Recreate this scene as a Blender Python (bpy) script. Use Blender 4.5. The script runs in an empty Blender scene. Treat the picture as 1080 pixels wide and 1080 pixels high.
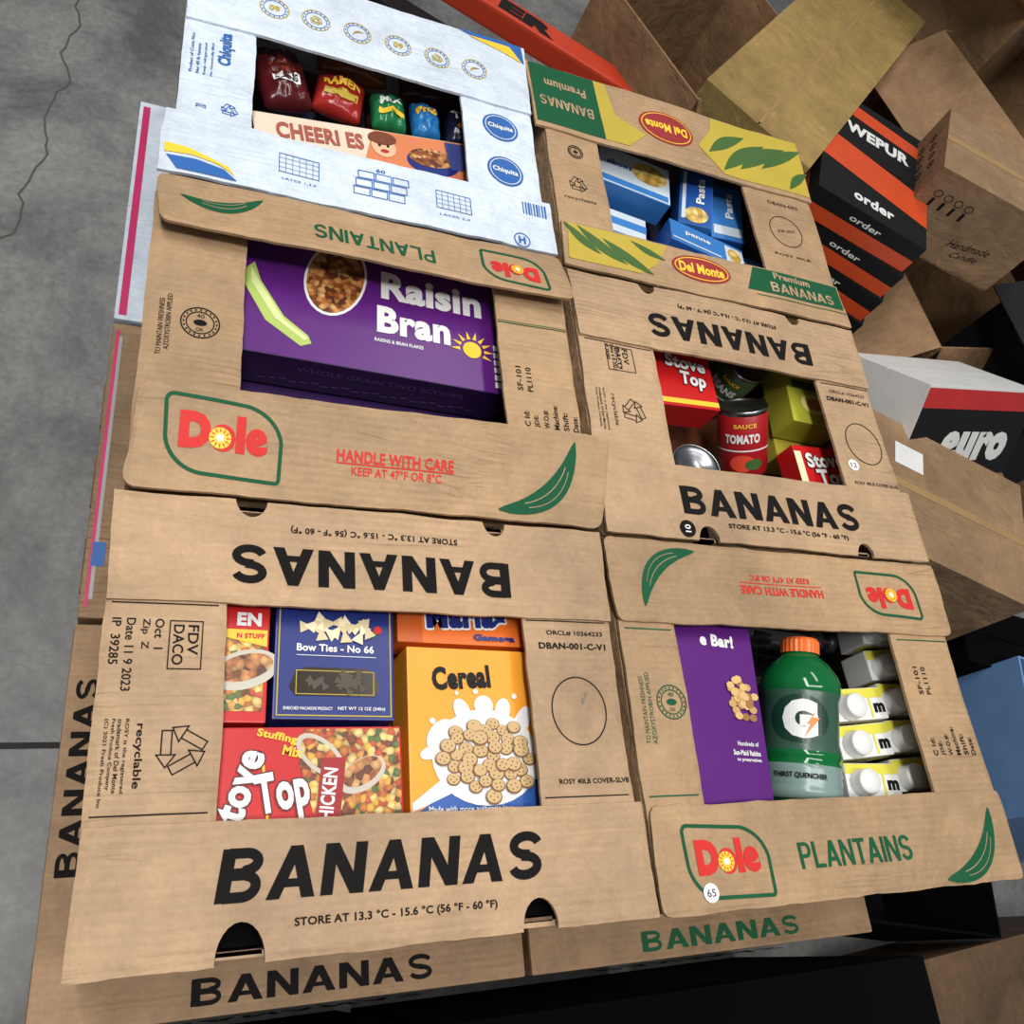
import bpy, bmesh, math, random
from mathutils import Vector, Matrix, noise
random.seed(7)
TOP=1.12
scene=bpy.context.scene
col=bpy.context.collection
# ------------------------------------------------------------------ camera
aX=Vector((.9179,.0880,.3869)); aY=Vector((-.0916,-.9015,.4228)); aD=Vector((-.386,.4236,.8195))
cd=bpy.data.cameras.new('camera'); cam=bpy.data.objects.new('camera',cd); col.objects.link(cam)
cd.sensor_width=36; cd.lens=923/1080*36; cd.clip_start=.01
R=Matrix(((aX.x,-aX.y,-aX.z),(aY.x,-aY.y,-aY.z),(-aD.x,aD.y,aD.z)))
q=R.to_quaternion(); cam.matrix_world=Matrix.Translation((0,0,1.9))@q.to_matrix().to_4x4()
scene.camera=cam
EYE=Vector((0,0,1.9))
try:
    scene.view_settings.view_transform='Standard'
except Exception: pass
# ------------------------------------------------------------------ materials
def srgb(c):
    return tuple(((v/255)/12.92 if v/255<=.04045 else ((v/255+.055)/1.055)**2.4) for v in c)+(1,)
MC={}
def P(r,g,b,rough=.45,metal=0,trans=0,spec=.4,coat=0):
    k=(r,g,b,rough,metal,trans)
    if k in MC: return MC[k]
    m=bpy.data.materials.new('paint_%d_%d_%d'%(r,g,b)); m.use_nodes=True
    nt=m.node_tree; B=nt.nodes['Principled BSDF']
    B.inputs['Roughness'].default_value=rough; B.inputs['Metallic'].default_value=metal
    B.inputs['Specular IOR Level'].default_value=spec
    B.inputs['Transmission Weight'].default_value=trans
    tc=nt.nodes.new('ShaderNodeTexCoord'); n=nt.nodes.new('ShaderNodeTexNoise'); n.inputs['Scale'].default_value=14; n.inputs['Detail'].default_value=5
    nt.links.new(tc.outputs['Object'],n.inputs['Vector'])
    mr=nt.nodes.new('ShaderNodeMapRange'); mr.inputs['To Min'].default_value=.84; mr.inputs['To Max'].default_value=1.12
    nt.links.new(n.outputs['Fac'],mr.inputs['Value'])
    mx=nt.nodes.new('ShaderNodeMix'); mx.data_type='RGBA'; mx.blend_type='MULTIPLY'; mx.inputs['Factor'].default_value=1
    mx.inputs['A'].default_value=srgb((r,g,b)); nt.links.new(mr.outputs[0],mx.inputs['B']); nt.links.new(mx.outputs['Result'],B.inputs['Base Color'])
    MC[k]=m; return m
def cardboard(name,c,flute='Y',dirt=.5,crease=1.0,wave=1.0):
    m=bpy.data.materials.new(name); m.use_nodes=True; nt=m.node_tree; N=nt.nodes; L=nt.links; B=N['Principled BSDF']
    B.inputs['Roughness'].default_value=.62; B.inputs['Specular IOR Level'].default_value=.28
    tc=N.new('ShaderNodeTexCoord')
    def nz(scale,det,dist=0,rough=.6,vec=None):
        n=N.new('ShaderNodeTexNoise'); n.inputs['Scale'].default_value=scale; n.inputs['Detail'].default_value=det; n.inputs['Distortion'].default_value=dist; n.inputs['Roughness'].default_value=rough
        L.new(vec or tc.outputs['Object'],n.inputs['Vector']); return n.outputs['Fac']
    def rng(v,a,b,c_,d):
        r=N.new('ShaderNodeMapRange'); r.inputs['From Min'].default_value=a; r.inputs['From Max'].default_value=b; r.inputs['To Min'].default_value=c_; r.inputs['To Max'].default_value=d; L.new(v,r.inputs['Value']); return r.outputs[0]
    def mth(op,a,b):
        k=N.new('ShaderNodeMath'); k.operation=op
        for i,v in enumerate((a,b)):
            if v is None: continue
            if isinstance(v,(int,float)): k.inputs[i].default_value=v
            else: L.new(v,k.inputs[i])
        return k.outputs[0]
    def mapped(sc,rz=0):
        mp=N.new('ShaderNodeMapping'); mp.inputs['Scale'].default_value=sc; mp.inputs['Rotation'].default_value=(0,0,rz); L.new(tc.outputs['Object'],mp.inputs['Vector']); return mp.outputs[0]
    n1=nz(4,9,.3,.7)
    n2=nz(1,4,vec=mapped((8,300,60) if flute=='Y' else (300,8,60))); n3=nz(14,6,1.2); n4=nz(1,3,.6,vec=mapped((3,22,10) if flute=='Y' else (22,3,10)))
    nm=nz(3.5,2); spk=nz(190,2)
    w=N.new('ShaderNodeTexWave'); w.bands_direction=flute; w.inputs['Scale'].default_value=40; w.inputs['Distortion'].default_value=1.2; w.inputs['Detail'].default_value=1; L.new(tc.outputs['Object'],w.inputs['Vector'])
    ridge=mth('ABSOLUTE',mth('SUBTRACT',n4,.5),None); crv=mth('MULTIPLY',rng(ridge,0,.02,1,0),rng(nm,.52,.62,0,1))
    # diagonal scuffs
    sc1=rng(nz(1,2,.3,vec=mapped((4,120,10),.6)),.66,.72,0,1); sc2=rng(nz(1,2,.3,vec=mapped((5,140,10),-.9)),.67,.73,0,1); scf=mth('MAXIMUM',sc1,sc2)
    ramp=N.new('ShaderNodeValToRGB'); e=ramp.color_ramp.elements
    e[0].position=.30; e[0].color=srgb(tuple(int(v*(1-.30*dirt)) for v in c)); e[1].position=.66; e[1].color=srgb(tuple(min(255,int(v*1.06)) for v in c))
    L.new(n1,ramp.inputs[0])
    wm=mth('MULTIPLY',w.outputs['Fac'],rng(nm,.35,.65,.2,1))
    f=mth('MULTIPLY',rng(n2,0,1,.93,1.06),rng(wm,0,1,1.02,1-.06*wave)); f=mth('MULTIPLY',f,rng(crv,0,1,1,1-.05*crease)); f=mth('MULTIPLY',f,rng(nz(38,5),.3,.7,.91,1.07)); f=mth('MULTIPLY',f,rng(spk,.3,.7,.94,1.05)); f=mth('MULTIPLY',f,rng(scf,0,1,1,1.10))
    mx=N.new('ShaderNodeMix'); mx.data_type='RGBA'; mx.blend_type='MULTIPLY'; mx.inputs['Factor'].default_value=1
    L.new(ramp.outputs[0],mx.inputs['A']); L.new(f,mx.inputs['B']); L.new(mx.outputs['Result'],B.inputs['Base Color'])
    h=mth('ADD',mth('MULTIPLY',wm,.10*wave),mth('MULTIPLY',n3,1.0)); h=mth('SUBTRACT',h,mth('MULTIPLY',crv,.25*crease)); h=mth('ADD',h,mth('MULTIPLY',n4,1.2*crease)); h=mth('ADD',h,mth('MULTIPLY',nz(6,3,.8),2.2*crease))
    bp=N.new('ShaderNodeBump'); bp.inputs['Strength'].default_value=.7; bp.inputs['Distance'].default_value=.006
    L.new(h,bp.inputs['Height']); L.new(bp.outputs[0],B.inputs['Normal'])
    return m
def food(name,cols,scale=90):
    m=bpy.data.materials.new(name); m.use_nodes=True; nt=m.node_tree; N=nt.nodes; L=nt.links; B=N['Principled BSDF']
    B.inputs['Roughness'].default_value=.35
    tc=N.new('ShaderNodeTexCoord'); v=N.new('ShaderNodeTexVoronoi'); v.inputs['Scale'].default_value=scale
    L.new(tc.outputs['Object'],v.inputs['Vector'])
    s=N.new('ShaderNodeSeparateColor'); L.new(v.outputs['Color'],s.inputs[0])
    cr=N.new('ShaderNodeValToRGB'); cr.color_ramp.interpolation='CONSTANT'; e=cr.color_ramp.elements
    while len(e)<len(cols): e.new(.5)
    for i,c in enumerate(cols): e[i].position=i/len(cols); 
    for i,c in enumerate(cols): e[i].color=srgb(c)
    L.new(s.outputs[0],cr.inputs[0])
    mr=N.new('ShaderNodeMapRange'); mr.inputs['From Max'].default_value=.9; mr.inputs['To Min'].default_value=1.15; mr.inputs['To Max'].default_value=.4; L.new(v.outputs['Distance'],mr.inputs['Value'])
    mx=N.new('ShaderNodeMix'); mx.data_type='RGBA'; mx.blend_type='MULTIPLY'; mx.inputs['Factor'].default_value=1
    L.new(cr.outputs[0],mx.inputs['A']); L.new(mr.outputs[0],mx.inputs['B']); L.new(mx.outputs['Result'],B.inputs['Base Color'])
    return m
KRAFT=cardboard('kraft_cardboard',(172,143,112)); KRAFT2=cardboard('kraft_cardboard_warm',(167,137,104)); KRAFTX=cardboard('kraft_cardboard_end',(152,123,93),'Y',.8)
WHITEC=cardboard('white_cardboard',(196,206,218),'Y',.3,.7,.3)
DARKC=cardboard('dark_cardboard',(104,80,58),'X',1); OLIVE=cardboard('olive_cardboard',(158,132,80),'X',.8)
BROWN=cardboard('brown_cardboard',(152,118,86),'X',.9)
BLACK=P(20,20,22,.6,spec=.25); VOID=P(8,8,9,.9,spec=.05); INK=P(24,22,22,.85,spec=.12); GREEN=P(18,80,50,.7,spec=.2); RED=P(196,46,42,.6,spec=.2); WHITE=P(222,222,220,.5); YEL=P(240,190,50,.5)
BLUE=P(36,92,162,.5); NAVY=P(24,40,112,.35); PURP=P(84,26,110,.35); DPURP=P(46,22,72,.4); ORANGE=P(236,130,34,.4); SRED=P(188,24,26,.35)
CREAM=P(236,220,180,.5); GREY=P(110,112,110,.6); LGREY=P(185,188,188,.5); OLG=P(58,92,38,.55); MUST=P(178,156,54,.55)
STUFF=food('stuffing_food',[(224,170,60),(190,110,40),(120,60,24),(230,200,120),(90,110,50),(190,80,34),(214,150,70)],170)
FLAKE=food('cereal_flakes',[(180,110,60),(140,76,34),(204,140,80),(100,50,28),(210,160,100)],150)
NOOD=food('noodle_food',[(230,200,120),(240,215,140),(200,160,70),(220,180,90)],80)
# ------------------------------------------------------------------ mesh helpers
def empty(name,loc=(0,0,0),M=None):
    e=bpy.data.objects.new(name,None); e.empty_display_size=.05; col.objects.link(e)
    e.matrix_basis=M if M is not None else Matrix.Translation(loc); return e
def mk(name,bm,mat,parent=None,M=None,smooth=False):
    me=bpy.data.meshes.new(name); bm.normal_update(); bm.to_mesh(me); bm.free()
    ob=bpy.data.objects.new(name,me); col.objects.link(ob)
    for m in (mat if isinstance(mat,(list,tuple)) else [mat]): me.materials.append(m)
    if smooth:
        for p in me.polygons: p.use_smooth=True
    if parent is not None:
        ob.parent=parent; ob.matrix_parent_inverse=Matrix.Identity(4)
        ob.matrix_basis=parent.matrix_basis.inverted()@(M if M is not None else Matrix.Identity(4))
    elif M is not None: ob.matrix_basis=M
    return ob
def boxbm(x0,x1,y0,y1,z0,z1,bev=0,bm=None):
    b=bmesh.new(); r=bmesh.ops.create_cube(b,size=1)
    for v in b.verts:
        v.co=Vector(((x0+x1)/2+v.co.x*(x1-x0),(y0+y1)/2+v.co.y*(y1-y0),(z0+z1)/2+v.co.z*(z1-z0)))
    if bev: bmesh.ops.bevel(b,geom=b.edges[:],offset=bev,segments=2,affect='EDGES',profile=.7)
    if bm is None: return b
    me=bpy.data.meshes.new('t'); b.to_mesh(me); b.free(); bm.from_mesh(me); bpy.data.meshes.remove(me); return bm
def lathe(prof,seg=40,axis='Z'):
    b=bmesh.new(); rings=[]
    for r,z in prof:
        rings.append([b.verts.new((r*math.cos(2*math.pi*i/seg),r*math.sin(2*math.pi*i/seg),z)) for i in range(seg)])
    for a,c in zip(rings,rings[1:]):
        for i in range(seg): b.faces.new((a[i],a[(i+1)%seg],c[(i+1)%seg],c[i]))
    if prof[0][0]>1e-5: b.faces.new(rings[0][::-1])
    if prof[-1][0]>1e-5: b.faces.new(rings[-1])
    return b
def pillow(w,d,t,seed):
    b=bmesh.new(); n=22; top=[];bot=[]
    for j in range(n+1):
        ra=[];rb=[]
        for i in range(n+1):
            u=i/n; v=j/n; k=(4*u*(1-u))**.45*(4*v*(1-v))**.35
            x=u*w; y=v*d
            wr=.16*noise.noise(Vector((u*5+seed,v*5,seed)))+.08*noise.noise(Vector((u*13,v*13+seed,1)))
            z=t*k*(.5+wr)
            ra.append(b.verts.new((x,y,-t/2+z))); rb.append(b.verts.new((x,y,-t/2-t*k*.45-.0004)))
        top.append(ra);bot.append(rb)
    for j in range(n):
        for i in range(n):
            b.faces.new((top[j][i],top[j][i+1],top[j+1][i+1],top[j+1][i])); b.faces.new((bot[j][i],bot[j+1][i],bot[j+1][i+1],bot[j][i+1]))
    bmesh.ops.remove_doubles(b,verts=b.verts,dist=.0006)
    return b
class Sheet:
    def __init__(s,parent,mapf,M=None,name='print',cell=.03):
        s.p=parent; s.f=mapf; s.M=M; s.b={}; s.name=name; s.cell=cell; s.n=0
    def bm(s,mat):
        if mat not in s.b: s.b[mat]=bmesh.new()
        return s.b[mat]
    def addmesh(s,vs,fs,mat,lvl,cell=None):
        cell=s.cell if cell is None else cell
        t=bmesh.new(); V=[t.verts.new((x,y,0)) for x,y in vs]
        for f in fs:
            try: t.faces.new([V[i] for i in f])
            except Exception: pass
        xs=[v[0] for v in vs]; ys=[v[1] for v in vs]
        if cell:
            for ax,lo,hi in ((0,min(xs),max(xs)),(1,min(ys),max(ys))):
                n=int((hi-lo)/cell)
                for k in range(1,n+1):
                    c=[0,0,0]; no=[0,0,0]; c[ax]=lo+(hi-lo)*k/(n+1); no[ax]=1
                    bmesh.ops.bisect_plane(t,geom=t.verts[:]+t.edges[:]+t.faces[:],plane_co=c,plane_no=no)
        bmesh.ops.triangulate(t,faces=t.faces[:])
        s.n+=1; zz=.0004*lvl+.0003+(s.n%60)*.000004
        o=s.bm(mat); t.verts.index_update(); mp=[o.verts.new(s.f(v.co.x,v.co.y,zz)) for v in t.verts]
        for f in t.faces:
            try: o.faces.new([mp[v.index] for v in f.verts])
            except Exception: pass
        t.free()
    def poly(s,pts,mat,lvl=1): s.addmesh(pts,[list(range(len(pts)))],mat,lvl)
    def rect(s,x0,x1,y0,y1,mat,lvl=1): s.poly([(x0,y0),(x1,y0),(x1,y1),(x0,y1)],mat,lvl)
    def ell(s,cx,cy,rx,ry,mat,lvl=1,n=28,rot=0):
        c,d=math.cos(rot),math.sin(rot)
        s.poly([(cx+c*rx*math.cos(t)-d*ry*math.sin(t),cy+d*rx*math.cos(t)+c*ry*math.sin(t)) for t in [2*math.pi*i/n for i in range(n)]],mat,lvl)
    def outline(s,pts,w,mat,lvl=1,closed=True):
        n=len(pts); vs=[];fs=[]
        for i in range(n):
            a=Vector(pts[(i-1)%n] if closed or i>0 else pts[i]); c=Vector(pts[(i+1)%n] if closed or i<n-1 else pts[i]); p=Vector(pts[i])
            d1=(p-a); d2=(c-p); d1=d1.normalized() if d1.length>0 else d2.normalized(); d2=d2.normalized() if d2.length>0 else d1
            d=(d1+d2); d=d.normalized() if d.length>1e-6 else d1
            k=1/max(.45,abs(d.dot(d1)))
            nn=Vector((-d.y,d.x))*w/2*k
            vs+=[tuple(p+nn),tuple(p-nn)]
        m=n if closed else n-1
        for i in range(m):
            j=(i+1)%n; fs.append((2*i,2*i+1,2*j+1,2*j))
        s.addmesh(vs,fs,mat,lvl)
    def ring(s,cx,cy,rx,ry,w,mat,lvl=1,n=36):
        s.outline([(cx+rx*math.cos(2*math.pi*i/n),cy+ry*math.sin(2*math.pi*i/n)) for i in range(n)],w,mat,lvl)
    def frame(s,x0,x1,y0,y1,w,mat,lvl=1):
        for a in ((x0,x1,y0,y0+w),(x0,x1,y1-w,y1),(x0,x0+w,y0,y1),(x1-w,x1,y0,y1)): s.rect(*a,mat,lvl)
    def otext(s,body,cx,cy,w,h,mat,back,rot=0,bold=.05,lvl=2,o=.0014,shear=0):
        for k in range(8): s.text(body,cx+o*math.cos(k*.785),cy+o*math.sin(k*.785),w,h,back,rot,bold,lvl,shear)
        s.text(body,cx,cy,w,h,mat,rot,bold,lvl+1,shear)
    def text(s,body,cx,cy,w,h,mat,rot=0,bold=0,lvl=1,shear=0):
        cu=bpy.data.curves.new('t','FONT'); cu.body=body; cu.resolution_u=3; cu.size=1; cu.offset=bold; cu.shear=shear; cu.space_character=1.0+bold*1.5
        ob=bpy.data.objects.new('t',cu); col.objects.link(ob); bpy.context.view_layer.update()
        me=bpy.data.meshes.new_from_object(ob)
        bpy.data.objects.remove(ob); bpy.data.curves.remove(cu)
        if len(me.vertices)==0: return
        xs=[v.co.x for v in me.vertices]; ys=[v.co.y for v in me.vertices]
        x0,x1,y0,y1=min(xs),max(xs),min(ys),max(ys); sx=w/(x1-x0); sy=(h/(y1-y0)) if h else sx
        c,d=math.cos(math.radians(rot)),math.sin(math.radians(rot))
        vs=[]
        for v in me.vertices:
            X=(v.co.x-(x0+x1)/2)*sx; Y=(v.co.y-(y0+y1)/2)*sy
            vs.append((cx+c*X-d*Y,cy+d*X+c*Y))
        fs=[tuple(p.vertices) for p in me.polygons]
        bpy.data.meshes.remove(me)
        s.addmesh(vs,fs,mat,lvl,cell=s.cell if (s.cell and (s.cell<.01 or (h or 1)>.018)) else 0)
    def grot(s,body,cx,cy,w,h,mat,rot=0,lvl=1,shear=0,sw=.2):
        def arc(x,y,rx,ry,a0,a1,n=12): return [(x+rx*math.cos(math.radians(a0+(a1-a0)*i/n)),y+ry*math.sin(math.radians(a0+(a1-a0)*i/n))) for i in range(n+1)]
        k=sw
        def glyph(ch):
            if ch=='A': return .78,[('p',[(0,0),(k,0),(.49,1),(.29,1)]),('p',[(.78,0),(.78-k,0),(.29,1),(.49,1)]),('p',[(.16,.21),(.62,.21),(.57,.37),(.21,.37)])]
            if ch=='N': return .72,[('p',[(0,0),(k*.95,0),(k*.95,1),(0,1)]),('p',[(.72-k*.95,0),(.72,0),(.72,1),(.72-k*.95,1)]),('p',[(0,1),(k*1.05,1),(.72,0),(.72-k*1.05,0)])]
            if ch=='B': return .70,[('p',[(0,0),(k,0),(k,1),(0,1)]),('o',[(k*.5,1-k*.42),(.38,1-k*.42)]+arc(.38,.745,.20,.255-k*.42,80,-80)+[(.38,.53),(k*.5,.53)],k*.84),('o',[(k*.5,.50),(.40,.50)]+arc(.40,.29,.20,.29-k*.42,80,-80)+[(.40,k*.42),(k*.5,k*.42)],k*.84)]
            if ch=='P': return .68,[('p',[(0,0),(k,0),(k,1),(0,1)]),('o',[(k*.5,1-k*.42),(.38,1-k*.42)]+arc(.38,.70,.20,.30-k*.42,80,-80)+[(.38,.40+k*.42),(k*.5,.40+k*.42)],k*.84)]
            if ch=='L': return .60,[('p',[(0,0),(k,0),(k,1),(0,1)]),('p',[(0,0),(.60,0),(.60,k*.85),(0,k*.85)])]
            if ch=='T': return .66,[('p',[(.33-k/2,0),(.33+k/2,0),(.33+k/2,1),(.33-k/2,1)]),('p',[(0,1-k*.85),(.66,1-k*.85),(.66,1),(0,1)])]
            if ch=='I': return k,[('p',[(0,0),(k,0),(k,1),(0,1)])]
            if ch=='S': return .68,[('o',arc(.34,.715,.245,.285-k*.42,15,270,14)+arc(.34,.285,.245,.285-k*.42,90,-165,14)[0:],k*.86)]
            return .4,[]
        tot=sum(glyph(c)[0] for c in body)+.09*(len(body)-1); sx=w/tot; c,d=math.cos(math.radians(rot)),math.sin(math.radians(rot)); x=0
        def tf(p,x):
            X=(x+p[0])*sx-w/2+shear*(p[1]-.5)*h; Y=(p[1]-.5)*h; return (cx+c*X-d*Y,cy+d*X+c*Y)
        for ch in body:
            gw,parts=glyph(ch)
            for pt in parts:
                if pt[0]=='p': s.poly([tf(p,x) for p in pt[1]],mat,lvl)
                else: s.outline([tf(p,x) for p in pt[1]],pt[2]*min((h+sx)/2,h*1.1),mat,lvl,False)
            x+=gw+.09
    def done(s):
        for i,(m,b) in enumerate(s.b.items()):
            mk('%s_%d'%(s.name,i+1),b,m,s.p,s.M)
        s.b={}
# ------------------------------------------------------------------ print motifs
def rotp(pts,cx,cy,rot):
    c,d=math.cos(math.radians(rot)),math.sin(math.radians(rot)); return [(cx+c*x-d*y,cy+d*x+c*y) for x,y in pts]
def banana(S,cx,cy,L,rot,mat=None,fl=1):
    mat=mat or GREEN; n=16; up_=[];lo=[]
    for i in range(n+1):
        t=i/n; x=(t-.5)*L; arc=fl*.20*L*(1-(2*t-1)**2); th=.185*L*math.sin(math.pi*min(1,max(0,t)))**.65+.018*L
        up_.append((x,arc-.09*L*fl+th/2)); lo.append((x,arc-.09*L*fl-th/2))
    S.poly(rotp(up_+lo[::-1],cx,cy,rot),mat)
    for a_,q_,ww in ((.6,.86,.0010),(.25,.84,.0008)):
        mid=[(x*q_,(a[1]*a_+b[1]*(1-a_))) for (x,_),a,b in zip(up_,up_,lo)]
        S.outline(rotp(mid[3:-3],cx,cy,rot),ww,KRAFT,2,closed=False)
def dole(S,cx,cy,w,h,rot=0):
    def arc(x,y,rx,ry,a0,a1,n=10): return [(x+rx*math.cos(math.radians(a0+(a1-a0)*i/n)),y+ry*math.sin(math.radians(a0+(a1-a0)*i/n))) for i in range(n+1)]
    X=w/2;Y=h/2
    pts=arc(-X*.88,Y*.82,X*.12,Y*.18,180,90,4)+arc(X*.25,-Y*.1,X*.75,Y*1.0,80,8,12)+arc(X*.92,-Y*.90,X*.06,Y*.10,0,-90,3)+arc(-X*.3,Y*.05,X*.68,Y*1.0,-95,-172,12)
    S.outline(rotp(pts,cx,cy,rot),.0036,GREEN)
    o=rotp([(0,.06*h)],cx,cy,rot)[0]
    S.text('Dole',o[0],o[1],w*.76,h*.48,RED,rot,.075,1)
    s0=rotp([(-.035*w,-.01*h)],cx,cy,rot)[0]
    S.ell(s0[0],s0[1],.095*w,.095*w,YEL,2)
    for k in range(12):
        a=k*30; p=[(.055*w*math.cos(math.radians(a-7)),.055*w*math.sin(math.radians(a-7))),(.105*w*math.cos(math.radians(a)),.105*w*math.sin(math.radians(a))),(.055*w*math.cos(math.radians(a+7)),.055*w*math.sin(math.radians(a+7)))]
        S.poly(rotp(p,s0[0],s0[1],0),RED,3)
    S.ell(s0[0],s0[1],.032*w,.032*w,WHITE,3)
def recycle(S,cx,cy,r,mat=None,rot=0):
    mat=mat or INK
    for k in range(3):
        a=math.radians(rot+90+120*k)
        A=Vector((math.cos(a),math.sin(a)))*r; Bv=Vector((math.cos(a+2.094),math.sin(a+2.094)))*r
        d=(Bv-A); a1=A+d*.12; b1=A+d*.62; n=Vector((-d.y,d.x)).normalized()*r*.17
        S.outline([tuple(Vector((cx,cy))+q_) for q_ in (a1+n,b1+n,b1-n,a1-n)],.0011,mat)
        S.outline([tuple(Vector((cx,cy))+q_) for q_ in (b1+n*1.9,A+d*.88,b1-n*1.9)],.0011,mat)
def seal(S,cx,cy,r,mat=None):
    mat=mat or INK
    S.ring(cx,cy,r,r,.0014,mat); S.ring(cx,cy,r*.72,r*.72,.0012,mat); S.ell(cx,cy,r*.35,r*.2,mat); 
    for k in range(20):
        a=k*math.pi/10; S.ell(cx+r*.86*math.cos(a),cy+r*.86*math.sin(a),r*.05,r*.07,mat,1,6)
    S.text('40',cx,cy+r*.45,r*.4,r*.25,mat); S.text('OK',cx,cy-r*.45,r*.4,r*.22,mat)
def para(S,lines,x,y,w,lh,mat,rot=0,h=None):
    c,d=math.cos(math.radians(rot)),math.sin(math.radians(rot))
    for i,l in enumerate(lines):
        ww=w*len(l)/max(len(a) for a in lines); off=-(w-ww)/2
        S.text(l,x+c*off+d*lh*i,y+d*off-c*lh*i,ww,h or lh*.6,mat,rot,.012)
# ------------------------------------------------------------------ banana boxes
def surf(seed,amp=.0034,base=0.0):
    def f(x,y): return TOP+base+amp*noise.noise(Vector((x*7+seed*3.1,y*7-seed,seed)))+amp*.28*noise.noise(Vector((x*16,y*16+seed,seed+5)))
    return f
def panel(name,parent,c4,zf,mat,th=.004,nx=60,ny=16,rnd=0,holes=(),rag=.0016):
    bl,br,tr,tl=[Vector(c) for c in c4]; b=bmesh.new(); g=[];h=[]
    Wd=(br-bl).length; Hd=(tl-bl).length
    def rc(s,t):
        if rnd:
            x=s*Wd; y=t*Hd
            cx=rnd if x<rnd else (Wd-rnd if x>Wd-rnd else None); cy=rnd if y<rnd else (Hd-rnd if y>Hd-rnd else None)
            if cx is not None and cy is not None:
                dx,dy=x-cx,y-cy; l=math.hypot(dx,dy); m=max(abs(dx),abs(dy))
                if l>1e-9: x=cx+dx*m/l; y=cy+dy*m/l
            s=x/Wd;t=y/Hd
        return s,t
    S_=[0,.008,.02,.035,.05]+[.05+.9*i/nx for i in range(1,nx)]+[.95,.965,.98,.992,1] if rnd else [i/nx for i in range(nx+1)]
    T_=[0,.05,.12,.2]+[.2+.6*i/ny for i in range(1,ny)]+[.8,.88,.95,1] if rnd else [i/ny for i in range(ny+1)]
    for t in T_:
        ra=[];rb=[]
        for s in S_:
            s2,t2=rc(s,t); p=bl*(1-s2)*(1-t2)+br*s2*(1-t2)+tr*s2*t2+tl*(1-s2)*t2
            if t in(0,1): p=p+Vector((0,rag*(noise.noise(Vector((p.x*22,p.y*9,3)))+.5*noise.noise(Vector((p.x*70,p.y*9,3))))))
            if s in(0,1): p=p+Vector((rag*(noise.noise(Vector((p.x*9,p.y*22,8)))+.5*noise.noise(Vector((p.x*9,p.y*70,8)))),0))
            z=zf(p.x,p.y); 
            ed=min(min(s2,1-s2)*Wd,min(t2,1-t2)*Hd); z-= .0014*max(0,1-ed/.005)
            ra.append(b.verts.new((p.x,p.y,z))); rb.append(b.verts.new((p.x,p.y,z-th)))
        g.append(ra);h.append(rb)
    n=len(S_);m=len(T_)
    for j in range(m-1):
        for i in range(n-1):
            b.faces.new((g[j][i],g[j][i+1],g[j+1][i+1],g[j+1][i])); b.faces.new((h[j][i],h[j+1][i],h[j+1][i+1],h[j][i+1]))
    for i in range(n-1):
        b.faces.new((g[0][i+1],g[0][i],h[0][i],h[0][i+1])); b.faces.new((g[-1][i],g[-1][i+1],h[-1][i+1],h[-1][i]))
    for j in range(m-1):
        b.faces.new((g[j][0],g[j+1][0],h[j+1][0],h[j][0])); b.faces.new((g[j+1][-1],g[j][-1],h[j][-1],h[j+1][-1]))
    ob=mk(name,b,mat,parent)
    if holes:
        for (hx,hy,rx,ry) in holes:
            cb=lathe([(1,-1),(1,1)],24); 
            cu=mk('cut',cb,mat); cu.matrix_world=Matrix.Translation((hx,hy,TOP))@Matrix.Diagonal((rx,ry,.05,1))
            md=ob.modifiers.new('b','BOOLEAN'); md.operation='DIFFERENCE'; md.object=cu; md.solver='EXACT'
            bpy.context.view_layer.update()
            me=bpy.data.meshes.new_from_object(ob.evaluated_get(bpy.context.evaluated_depsgraph_get()))
            ob.modifiers.clear(); ob.data=me; bpy.data.objects.remove(cu)
    return ob
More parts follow.
